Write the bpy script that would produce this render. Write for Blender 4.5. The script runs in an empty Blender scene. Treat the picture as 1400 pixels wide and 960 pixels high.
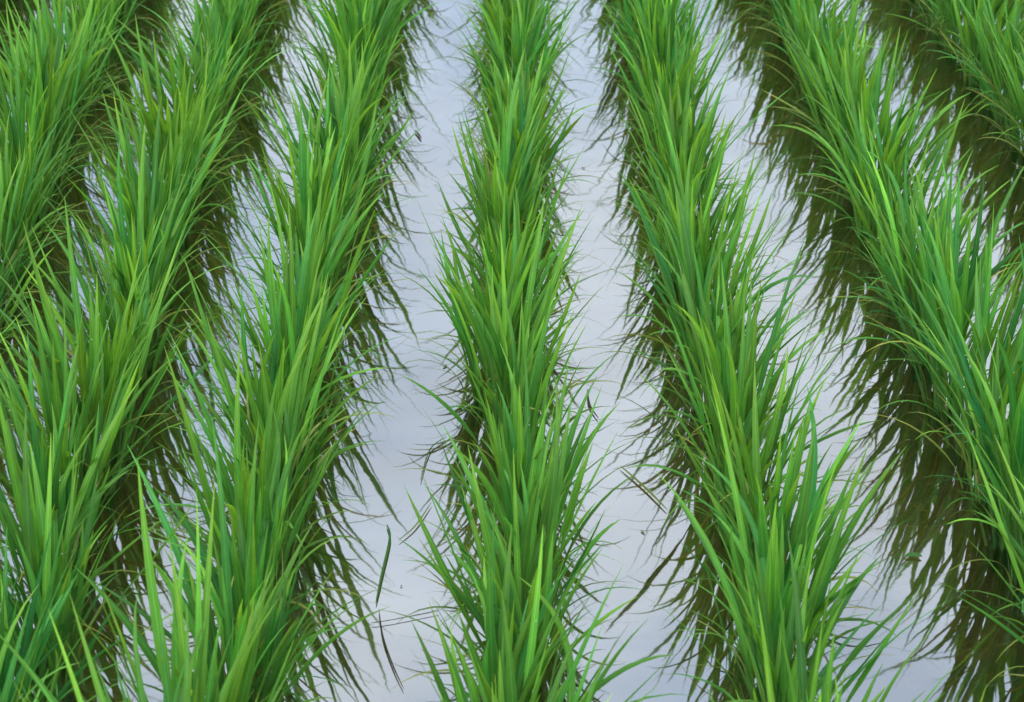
import bpy, math
import numpy as np
from mathutils import Vector
rng = np.random.default_rng(23)
sc = bpy.context.scene
sc.view_settings.view_transform='Standard'; sc.view_settings.look='None'; sc.view_settings.exposure=0

# ---------------- camera
H=1.37; PITCH=26.04
cam=bpy.data.cameras.new("camera"); co=bpy.data.objects.new("camera",cam); sc.collection.objects.link(co)
co.location=(0,0,H); co.rotation_euler=(math.radians(90-PITCH),0,0.0)
cam.lens=70; cam.sensor_width=36; cam.clip_start=0.05; cam.clip_end=3000
cam.dof.use_dof=True; cam.dof.focus_distance=2.8; cam.dof.aperture_fstop=13
sc.camera=co

def newmat(name):
    m=bpy.data.materials.new(name); m.use_nodes=True; m.node_tree.nodes.clear(); return m,m.node_tree
def N(nt,t,**k):
    n=nt.nodes.new(t)
    for a,b in k.items(): setattr(n,a,b)
    return n
def leaf_material():
    m,nt=newmat("rice_leaf"); L=nt.links
    out=N(nt,'ShaderNodeOutputMaterial')
    col=N(nt,'ShaderNodeAttribute',attribute_name="leaf_tint")
    acr=N(nt,'ShaderNodeAttribute',attribute_name="across")
    ramp=N(nt,'ShaderNodeMapRange'); ramp.inputs[1].default_value=0.0; ramp.inputs[2].default_value=0.2
    ramp.inputs[3].default_value=1.5; ramp.inputs[4].default_value=1.0
    L.new(acr.outputs['Fac'],ramp.inputs[0])
    w=N(nt,'ShaderNodeMath',operation='SINE'); mu=N(nt,'ShaderNodeMath',operation='MULTIPLY'); mu.inputs[1].default_value=28
    L.new(acr.outputs['Fac'],mu.inputs[0]); L.new(mu.outputs[0],w.inputs[0])
    w2=N(nt,'ShaderNodeMath',operation='MULTIPLY_ADD'); w2.inputs[1].default_value=0.07; w2.inputs[2].default_value=1.0
    L.new(w.outputs[0],w2.inputs[0])
    geo=N(nt,'ShaderNodeNewGeometry')
    noi=N(nt,'ShaderNodeTexNoise'); noi.inputs['Scale'].default_value=35; noi.inputs['Detail'].default_value=3
    L.new(geo.outputs['Position'],noi.inputs['Vector'])
    nr=N(nt,'ShaderNodeMapRange'); nr.inputs[3].default_value=0.75; nr.inputs[4].default_value=1.25
    L.new(noi.outputs['Fac'],nr.inputs[0])
    a=N(nt,'ShaderNodeMath',operation='MULTIPLY'); L.new(ramp.outputs[0],a.inputs[0]); L.new(w2.outputs[0],a.inputs[1])
    b=N(nt,'ShaderNodeMath',operation='MULTIPLY'); L.new(a.outputs[0],b.inputs[0]); L.new(nr.outputs[0],b.inputs[1])
    sm=N(nt,'ShaderNodeVectorMath',operation='SCALE'); L.new(col.outputs['Color'],sm.inputs[0]); L.new(b.outputs[0],sm.inputs['Scale'])
    p=N(nt,'ShaderNodeBsdfPrincipled'); p.inputs['Roughness'].default_value=0.5; p.inputs['IOR'].default_value=1.4
    p.inputs['Specular IOR Level'].default_value=0.4
    L.new(sm.outputs[0],p.inputs['Base Color'])
    tr=N(nt,'ShaderNodeBsdfTranslucent')
    tc=N(nt,'ShaderNodeVectorMath',operation='MULTIPLY'); tc.inputs[1].default_value=(1.7,1.35,0.55)
    L.new(sm.outputs[0],tc.inputs[0]); L.new(tc.outputs[0],tr.inputs['Color'])
    mx=N(nt,'ShaderNodeMixShader'); mx.inputs[0].default_value=0.36
    L.new(p.outputs[0],mx.inputs[1]); L.new(tr.outputs[0],mx.inputs[2]); L.new(mx.outputs[0],out.inputs['Surface'])
    return m
leafmat=leaf_material()

def water_material():
    m,nt=newmat("paddy_water"); L=nt.links
    out=N(nt,'ShaderNodeOutputMaterial')
    geo=N(nt,'ShaderNodeNewGeometry')
    n1=N(nt,'ShaderNodeTexNoise'); n1.inputs['Scale'].default_value=5; n1.inputs['Detail'].default_value=2
    n2=N(nt,'ShaderNodeTexNoise'); n2.inputs['Scale'].default_value=26; n2.inputs['Detail'].default_value=2
    L.new(geo.outputs['Position'],n1.inputs['Vector']); L.new(geo.outputs['Position'],n2.inputs['Vector'])
    b1=N(nt,'ShaderNodeBump'); b1.inputs['Strength'].default_value=1; b1.inputs['Distance'].default_value=0.0013
    b2=N(nt,'ShaderNodeBump'); b2.inputs['Strength'].default_value=1; b2.inputs['Distance'].default_value=0.00009
    L.new(n1.outputs['Fac'],b1.inputs['Height']); L.new(n2.outputs['Fac'],b2.inputs['Height']); L.new(b1.outputs[0],b2.inputs['Normal'])
    g=N(nt,'ShaderNodeBsdfGlossy'); g.inputs['Roughness'].default_value=0.035; g.inputs['Color'].default_value=(0.93,0.97,1,1)
    L.new(b2.outputs[0],g.inputs['Normal'])
    t=N(nt,'ShaderNodeBsdfTransparent'); t.inputs['Color'].default_value=(0.92,0.83,0.64,1)
    f=N(nt,'ShaderNodeFresnel'); f.inputs['IOR'].default_value=2.3
    n3=N(nt,'ShaderNodeTexNoise'); n3.inputs['Scale'].default_value=3.2; n3.inputs['Detail'].default_value=2; n3.inputs['Roughness'].default_value=.5
    L.new(geo.outputs['Position'],n3.inputs['Vector'])
    m3=N(nt,'ShaderNodeMapRange'); m3.inputs[1].default_value=.3; m3.inputs[2].default_value=.7; m3.inputs[3].default_value=0.14; m3.inputs[4].default_value=0.23
    L.new(n3.outputs['Fac'],m3.inputs[0])
    mr=N(nt,'ShaderNodeMapRange'); mr.inputs[1].default_value=0; mr.inputs[2].default_value=1; mr.inputs[4].default_value=1
    L.new(f.outputs[0],mr.inputs[0]); L.new(m3.outputs[0],mr.inputs[3])
    mx=N(nt,'ShaderNodeMixShader'); L.new(mr.outputs[0],mx.inputs[0]); L.new(t.outputs[0],mx.inputs[1]); L.new(g.outputs[0],mx.inputs[2])
    L.new(mx.outputs[0],out.inputs['Surface'])
    return m
def mud_material():
    m,nt=newmat("paddy_mud"); L=nt.links
    out=N(nt,'ShaderNodeOutputMaterial'); p=N(nt,'ShaderNodeBsdfPrincipled'); p.inputs['Roughness'].default_value=0.9
    geo=N(nt,'ShaderNodeNewGeometry')
    n=N(nt,'ShaderNodeTexNoise'); n.inputs['Scale'].default_value=9; n.inputs['Detail'].default_value=8; n.inputs['Roughness'].default_value=0.7
    L.new(geo.outputs['Position'],n.inputs['Vector'])
    r=N(nt,'ShaderNodeValToRGB'); e=r.color_ramp.elements
    e[0].position=0.32; e[0].color=(0.12,0.072,0.034,1); e[1].position=0.7; e[1].color=(0.36,0.235,0.125,1)
    L.new(n.outputs['Fac'],r.inputs[0]); L.new(r.outputs[0],p.inputs['Base Color'])
    b=N(nt,'ShaderNodeBump'); b.inputs['Distance'].default_value=0.02; L.new(n.outputs['Fac'],b.inputs['Height']); L.new(b.outputs[0],p.inputs['Normal'])
    L.new(p.outputs[0],out.inputs['Surface']); return m

def sheet(name,z,size,mat):
    me=bpy.data.meshes.new(name); s=size
    me.from_pydata([(-s,-s,z),(s,-s,z),(s,s,z),(-s,s,z)],[],[(0,1,2,3)]); me.materials.append(mat)
    o=bpy.data.objects.new(name,me); sc.collection.objects.link(o); return o
sheet("mud_ground",-0.035,1500,mud_material())
sheet("paddy_water",0.0,1500,water_material())

DEW=[]
def build_blades(name, P, az, th0, div, curve, Ls, Lb, W, roll, col, segs=10, drift=None):
    n=len(P)
    ns=2; T=ns+segs
    pos=np.zeros((n,T+1,3)); wid=np.zeros((n,T+1)); tt=np.zeros((n,T+1))
    cur=P.copy()
    sides=np.zeros((n,T+1,3)); norms=np.zeros((n,T+1,3))
    if drift is None: drift=rng.normal(0,0.4,n)
    for k in range(T+1):
        if k<=ns:
            t=0; thk=th0; ds=Ls/ns
            w=np.full(n,0.0021) if k<ns else np.full(n,0.0026)
        else:
            t=(k-ns)/segs
            thk=th0+div*min(1,t*3.0)+curve*t**1.7
            ds=Lb/segs
            prof=min(1,(0.35+t*2.6))*(1-t**2.0)**0.95
            w=np.maximum(W*0.5*prof,0.00015)
        a=az+drift*t
        d=np.stack([np.cos(a)*np.sin(thk),np.sin(a)*np.sin(thk),np.cos(thk)],1)
        if k>0: cur=cur+d*ds[:,None]
        pos[:,k]=cur; wid[:,k]=w; tt[:,k]=t
        s0=np.stack([-np.sin(a),np.cos(a),np.zeros(n)],1)
        nn=np.cross(d,s0)
        r=roll*(0.4+0.6*t)
        s=s0*np.cos(r)[:,None]+nn*np.sin(r)[:,None]
        nn=np.cross(d,s)
        sides[:,k]=s; norms[:,k]=nn
    fold=0.30
    Lf=pos+sides*wid[...,None]-norms*(wid*fold)[...,None]
    Rt=pos-sides*wid[...,None]-norms*(wid*fold)[...,None]
    V=np.stack([Lf,pos,Rt],2)
    V[...,2]=np.where((V[...,2]<0.002)&(np.arange(T+1)[None,:,None]>ns), 0.002+0.0005*np.sin(V[...,0]*900), V[...,2])
    if name=="rice_plant_row":
        for i in rng.integers(0,n,max(1,n//9)):
            k=int(rng.integers(ns+2,T-1)); 
            sgn=rng.choice([-1,1]); q=V[i,k,1]*.5+V[i,k,0 if sgn>0 else 2]*.5
            if q[2]>0.08 and q[1]<4.6: DEW.append(tuple(q+np.array([0,-0.0004,0.0008])))
    verts=V.reshape(-1,3)
    base=(np.arange(n)*(T+1)*3)[:,None,None]
    k=np.arange(T)[None,:,None]; j=np.arange(2)[None,None,:]
    i0=base+k*3+j
    F=np.stack([i0,i0+1,i0+4,i0+3],-1).reshape(-1,4)
    c=np.repeat(col[:,None,:],T+1,1)
    sheath=np.array([0.11,0.18,0.05])
    m=np.clip((0.25-tt)/0.25,0,1)[...,None]*0.35
    c=c*(1-m)+sheath*m
    tip=np.clip((tt-0.5)/0.5,0,1)[...,None]
    c=c*(1+tip*np.array([0.75,0.28,0.1]))
    c4=np.ones((n,T+1,3,4)); c4[...,:3]=c[:,:,None,:]
    across=np.ones((n,T+1,3)); across[:,:,1]=0
    me=bpy.data.meshes.new(name)
    nv=len(verts); nf=len(F)
    me.vertices.add(nv); me.vertices.foreach_set("co",verts.astype(np.float32).ravel())
    me.loops.add(nf*4); me.loops.foreach_set("vertex_index",F.astype(np.int32).ravel())
    me.polygons.add(nf); me.polygons.foreach_set("loop_start",np.arange(0,nf*4,4,dtype=np.int32))
    me.polygons.foreach_set("loop_total",np.full(nf,4,dtype=np.int32))
    me.update(calc_edges=True)
    me.polygons.foreach_set("use_smooth",np.ones(nf,dtype=bool))
    at=me.attributes.new("leaf_tint",'FLOAT_COLOR','POINT'); at.data.foreach_set("color",c4.astype(np.float32).ravel())
    at=me.attributes.new("across",'FLOAT','POINT'); at.data.foreach_set("value",across.astype(np.float32).ravel())
    me.materials.append(leafmat)
    o=bpy.data.objects.new(name,me); sc.collection.objects.link(o)
    return o

def smooth_noise(x,seed,scale):
    r=np.random.default_rng(seed); g=r.uniform(-1,1,400)
    u=(np.asarray(x)+5)/scale; i=np.floor(u).astype(int)%398; f=u-np.floor(u); f=f*f*(3-2*f)
    return g[i]*(1-f)+g[i+1]*f

def row(xs_d, xs_x, seed, d0=0.75, d1=8.5, dens=1.0, hm=(1.03,1.03)):
    ys=[];d=d0
    while d<d1:
        ys.append(d+rng.normal(0,0.014)); d+=0.125*(1 if d<5.6 else 1.5)
    ys=np.array(ys); xc=np.interp(ys,xs_d,xs_x)
    s1=(xs_x[-1]-xs_x[-2])/(xs_d[-1]-xs_d[-2]); s0=(xs_x[1]-xs_x[0])/(xs_d[1]-xs_d[0])
    xc=np.where(ys>xs_d[-1],xs_x[-1]+(ys-xs_d[-1])*s1,xc); xc=np.where(ys<xs_d[0],xs_x[0]+(ys-xs_d[0])*s0,xc)
    xc=xc+smooth_noise(ys,seed,0.35)*0.010+rng.normal(0,0.007,len(ys))
    hs=np.interp(ys,[2.0,4.2],hm)+smooth_noise(ys,seed+50,0.3)*0.10+rng.normal(0,0.06,len(ys))
    P=[];A=[];T0=[];D=[];C=[];LS=[];LB=[];WW=[];R=[];COL=[]
    def add(*v):
        for l,x_ in zip((P,A,T0,D,C,LS,LB,WW,R,COL),v): l.append(x_)
    for x,y,h in zip(xc,ys,hs):
        nt=int((16+rng.integers(-4,5))*dens)
        hue=rng.normal(0,1)
        for _ in range(nt):
            a=rng.uniform(0,2*math.pi); rr=0.024*math.sqrt(rng.uniform())
            lean=abs(rng.normal(0,0.15))+0.08*rr/0.024
            bp=(x+rr*math.cos(a),y+rr*math.sin(a)*1.3,-0.04)
            hh=h*rng.uniform(.82,1.12)
            for q in range(3):
                aa=a+rng.normal(0,0.45)+(math.pi if q%2 else 0)*(rng.uniform()<.45)
                outer=(q==0)
                v=math.exp(rng.normal(0,0.23)); g=rng.uniform()+0.14*hue
                base=np.array([0.048,0.215,0.040])*(1-g)+np.array([0.115,0.30,0.034])*g
                base=np.clip(base,0.01,1)*v
                if outer and rng.uniform()<.2: base=np.array([0.20,0.27,0.06])*v
                add(bp,aa,lean,
                    abs(rng.normal(0.12,0.12))+(0.33 if outer else 0),
                    abs(rng.normal(0.24,0.30))+(0.8 if outer and rng.uniform()<.6 else 0),
                    (0.068+0.024*q+rng.normal(0,.008))*hh,
                    rng.uniform(0.13,0.215)*hh*(1.0 if q>0 else .75),
                    rng.uniform(0.009,0.0138)*(0.5 if outer else 1),
                    rng.normal(0,0.5),base)
        for _ in range(rng.integers(3,7)):
            a=rng.choice([0,math.pi])+rng.normal(0,0.7)
            g=rng.uniform()
            base=np.array([0.06,0.18,0.03])*(1-g)+np.array([0.23,0.28,0.06])*g
            add((x+.02*math.cos(a),y+.02*math.sin(a),-.04),a,rng.uniform(.15,.4),rng.uniform(.3,.7),rng.uniform(.5,1.6),
                rng.uniform(.05,.09),rng.uniform(.09,.18),rng.uniform(.0028,.0048),rng.normal(0,.4),base)
    f=np.array
    return build_blades("rice_plant_row",f(P),f(A),f(T0),f(D),f(C),f(LS),f(LB),f(WW),f(R),f(COL),segs=8)

rows=[([2.0,4.7],[0.0,0.003],(1.04,1.04)),
      ([2.0,4.7],[0.303,0.305],(1.12,1.05)),
      ([2.0,4.7],[0.655,0.655],(1.14,1.08)),
      ([2.0,4.7],[1.03,1.02],(1.12,1.12)),
      ([2.0,4.7],[-0.312,-0.318],(1.20,1.06)),
      ([1.9,3.1,4.7],[-0.560,-0.60,-0.63],(1.18,1.10)),
      ([2.0,3.3,4.7],[-0.80,-0.86,-0.95],(1.16,1.16)),
      ([2.0,4.7],[-1.09,-1.26],(1.16,1.16))]
for i,(a,b,hm) in enumerate(rows): row(a,b,100+i,hm=hm)
for i,x in enumerate([1.36,1.68]): row([2,4.7],[x,x],200+i,d0=1.8,dens=.8)
for i,x in enumerate([1.38,1.70]): row([2,4.7],[-x,-x-.2],300+i,d0=1.8,dens=.8)

# ---------------- fallen blades and debris on the water
def wp(x,y):
    f=2722.0; cp=math.cos(math.radians(PITCH)); sp=math.sin(math.radians(PITCH))
    z=f*H/(cp*(y+850)); return ((x-700)*z/f,(z-H*sp)/cp)
def curve_blade(name,pts,width,col,z0=0.003):
    pts=[np.array([*wp(*p),z0]) for p in pts]
    out=[]; M=18; n=len(pts)
    for i in range(M+1):
        u=i/M*(n-1); k=min(int(u),n-2); t=u-k
        p0=pts[max(k-1,0)];p1=pts[k];p2=pts[k+1];p3=pts[min(k+2,n-1)]
        out.append(.5*((2*p1)+(-p0+p2)*t+(2*p0-5*p1+4*p2-p3)*t*t+(-p0+3*p1-3*p2+p3)*t**3))
    v=[];fa=[]
    for i,p in enumerate(out):
        d=out[min(i+1,M)]-out[max(i-1,0)]; d/=np.linalg.norm(d)+1e-9
        s=np.cross(d,[0,0,1]); s/=np.linalg.norm(s)+1e-9
        w=width*.5*math.sin(math.pi*min(1,max(.04,(i+.6)/(M+1))))**.6
        v+=[tuple(p+s*w+[0,0,.0008]),tuple(p),tuple(p-s*w+[0,0,.0008])]
        if i: b=3*i; fa+=[(b-3,b-2,b+1,b),(b-2,b-1,b+2,b+1)]
    me=bpy.data.meshes.new(name); me.from_pydata(v,[],fa)
    at=me.attributes.new("leaf_tint",'FLOAT_COLOR','POINT'); at.data.foreach_set("color",np.tile(np.array(col+[1.0],dtype=np.float32),(len(v),1)).ravel())
    at=me.attributes.new("across",'FLOAT','POINT'); at.data.foreach_set("value",np.tile(np.array([1,0,1],dtype=np.float32),len(v)//3))
    me.materials.append(leafmat)
    o=bpy.data.objects.new(name,me); sc.collection.objects.link(o)
G=[0.06,0.17,0.035]; DK=[0.06,0.07,0.03]; YE=[0.2,0.26,0.06]
curve_blade("floating_rice_blade",[(529,720),(533,740),(522,790),(514,828)],.0035,G)
curve_blade("floating_rice_blade",[(518,836),(524,875),(538,915),(552,945)],.002,DK)
curve_blade("floating_rice_blade",[(508,855),(540,850),(600,838)],.0012,DK)
curve_blade("floating_rice_blade",[(545,742),(568,722),(590,690)],.0025,YE)
curve_blade("floating_rice_blade",[(848,640),(880,668),(912,700)],.004,YE)
curve_blade("floating_rice_blade",[(803,535),(806,556),(818,575)],.003,DK)
curve_blade("floating_rice_blade",[(575,660),(588,618),(610,600)],.002,G)
curve_blade("floating_rice_blade",[(1238,763),(1249,761),(1260,764)],.009,[0.06,0.2,0.04])
curve_blade("floating_rice_blade",[(567,180),(572,186),(576,192)],.005,DK)
v=[];fa=[]
for _ in range(260):
    x=rng.uniform(-2,2); y=rng.uniform(1.2,6); s=rng.uniform(.0006,.0019)*(1.8 if rng.uniform()<.05 else 1); a=rng.uniform(0,6.28); e=rng.uniform(1,4)
    b=len(v)
    for q in range(6):
        t=q*math.pi/3; r=s*rng.uniform(.6,1.2); px=math.cos(t)*r*e; py=math.sin(t)*r
        v.append((x+px*math.cos(a)-py*math.sin(a),y+px*math.sin(a)+py*math.cos(a),.0015))
    fa.append(tuple(range(b,b+6)))
me=bpy.data.meshes.new("floating_debris"); me.from_pydata(v,[],fa)
m,nt=newmat("rotting_leaf"); p=N(nt,'ShaderNodeBsdfPrincipled'); o_=N(nt,'ShaderNodeOutputMaterial')
nz=N(nt,'ShaderNodeTexNoise'); nz.inputs['Scale'].default_value=20
rr_=N(nt,'ShaderNodeValToRGB'); rr_.color_ramp.elements[0].color=(.05,.04,.02,1); rr_.color_ramp.elements[1].color=(.2,.18,.08,1)
g_=N(nt,'ShaderNodeNewGeometry'); nt.links.new(g_.outputs['Position'],nz.inputs['Vector']); nt.links.new(nz.outputs['Fac'],rr_.inputs[0]); nt.links.new(rr_.outputs[0],p.inputs['Base Color'])
nt.links.new(p.outputs[0],o_.inputs[0]); me.materials.append(m)
sc.collection.objects.link(bpy.data.objects.new("floating_debris",me))

# ---------------- dew drops
import bmesh
bm=bmesh.new(); bmesh.ops.create_icosphere(bm,subdivisions=1,radius=1.0)
sv=np.array([x.co[:] for x in bm.verts]); sf=np.array([[q.index for q in f.verts] for f in bm.faces]); bm.free()
D_=np.array(DEW); D_=D_[rng.permutation(len(D_))[:900]]
rad=rng.uniform(.0005,.0011,len(D_))
V=(D_[:,None,:]+sv[None]*rad[:,None,None]).reshape(-1,3)
F=(sf[None]+(np.arange(len(D_))*len(sv))[:,None,None]).reshape(-1,3)
me=bpy.data.meshes.new("dew_drops"); me.from_pydata(V.tolist(),[],F.tolist())
me.polygons.foreach_set("use_smooth",np.ones(len(F),dtype=bool))
m,nt=newmat("dew"); p=N(nt,'ShaderNodeBsdfPrincipled'); o_=N(nt,'ShaderNodeOutputMaterial')
p.inputs['Base Color'].default_value=(.6,.75,.6,1); p.inputs['Roughness'].default_value=.05
nt.links.new(p.outputs[0],o_.inputs[0]); me.materials.append(m)
sc.collection.objects.link(bpy.data.objects.new("dew_drops",me))

# ---------------- world + sun
w=bpy.data.worlds.new("World"); sc.world=w; w.use_nodes=True; nt=w.node_tree; nt.nodes.clear(); L=nt.links
out=N(nt,'ShaderNodeOutputWorld')
sky=N(nt,'ShaderNodeTexSky',sky_type='NISHITA'); sky.sun_disc=False; sky.sun_elevation=math.radians(62); sky.sun_rotation=math.radians(200)
b1=N(nt,'ShaderNodeBackground'); b1.inputs[1].default_value=0.12; L.new(sky.outputs[0],b1.inputs[0])
tc=N(nt,'ShaderNodeTexCoord')
no=N(nt,'ShaderNodeTexNoise'); no.inputs['Scale'].default_value=5.0; no.inputs['Detail'].default_value=3; no.inputs['Roughness'].default_value=.45
L.new(tc.outputs['Generated'],no.inputs['Vector'])
r=N(nt,'ShaderNodeValToRGB'); e=r.color_ramp.elements
e[0].position=.34; e[0].color=(0.62,0.77,1.0,1); e[1].position=.64; e[1].color=(1.0,1.08,1.17,1)
L.new(no.outputs['Fac'],r.inputs[0])
b2=N(nt,'ShaderNodeBackground'); b2.inputs[1].default_value=1.88; L.new(r.outputs[0],b2.inputs[0])
mx=N(nt,'ShaderNodeMixShader'); mx.inputs[0].default_value=0.85
L.new(b1.outputs[0],mx.inputs[1]); L.new(b2.outputs[0],mx.inputs[2]); L.new(mx.outputs[0],out.inputs[0])
sl=bpy.data.lights.new("sun",'SUN'); sl.energy=1.2; sl.angle=math.radians(20); sl.color=(1,.96,.9)
so=bpy.data.objects.new("sun",sl); sc.collection.objects.link(so)
az=math.radians(200); el=math.radians(62)
dv=Vector((math.sin(az)*math.cos(el),math.cos(az)*math.cos(el),math.sin(el)))
so.rotation_euler=dv.to_track_quat('Z','Y').to_euler(); so.location=dv*10
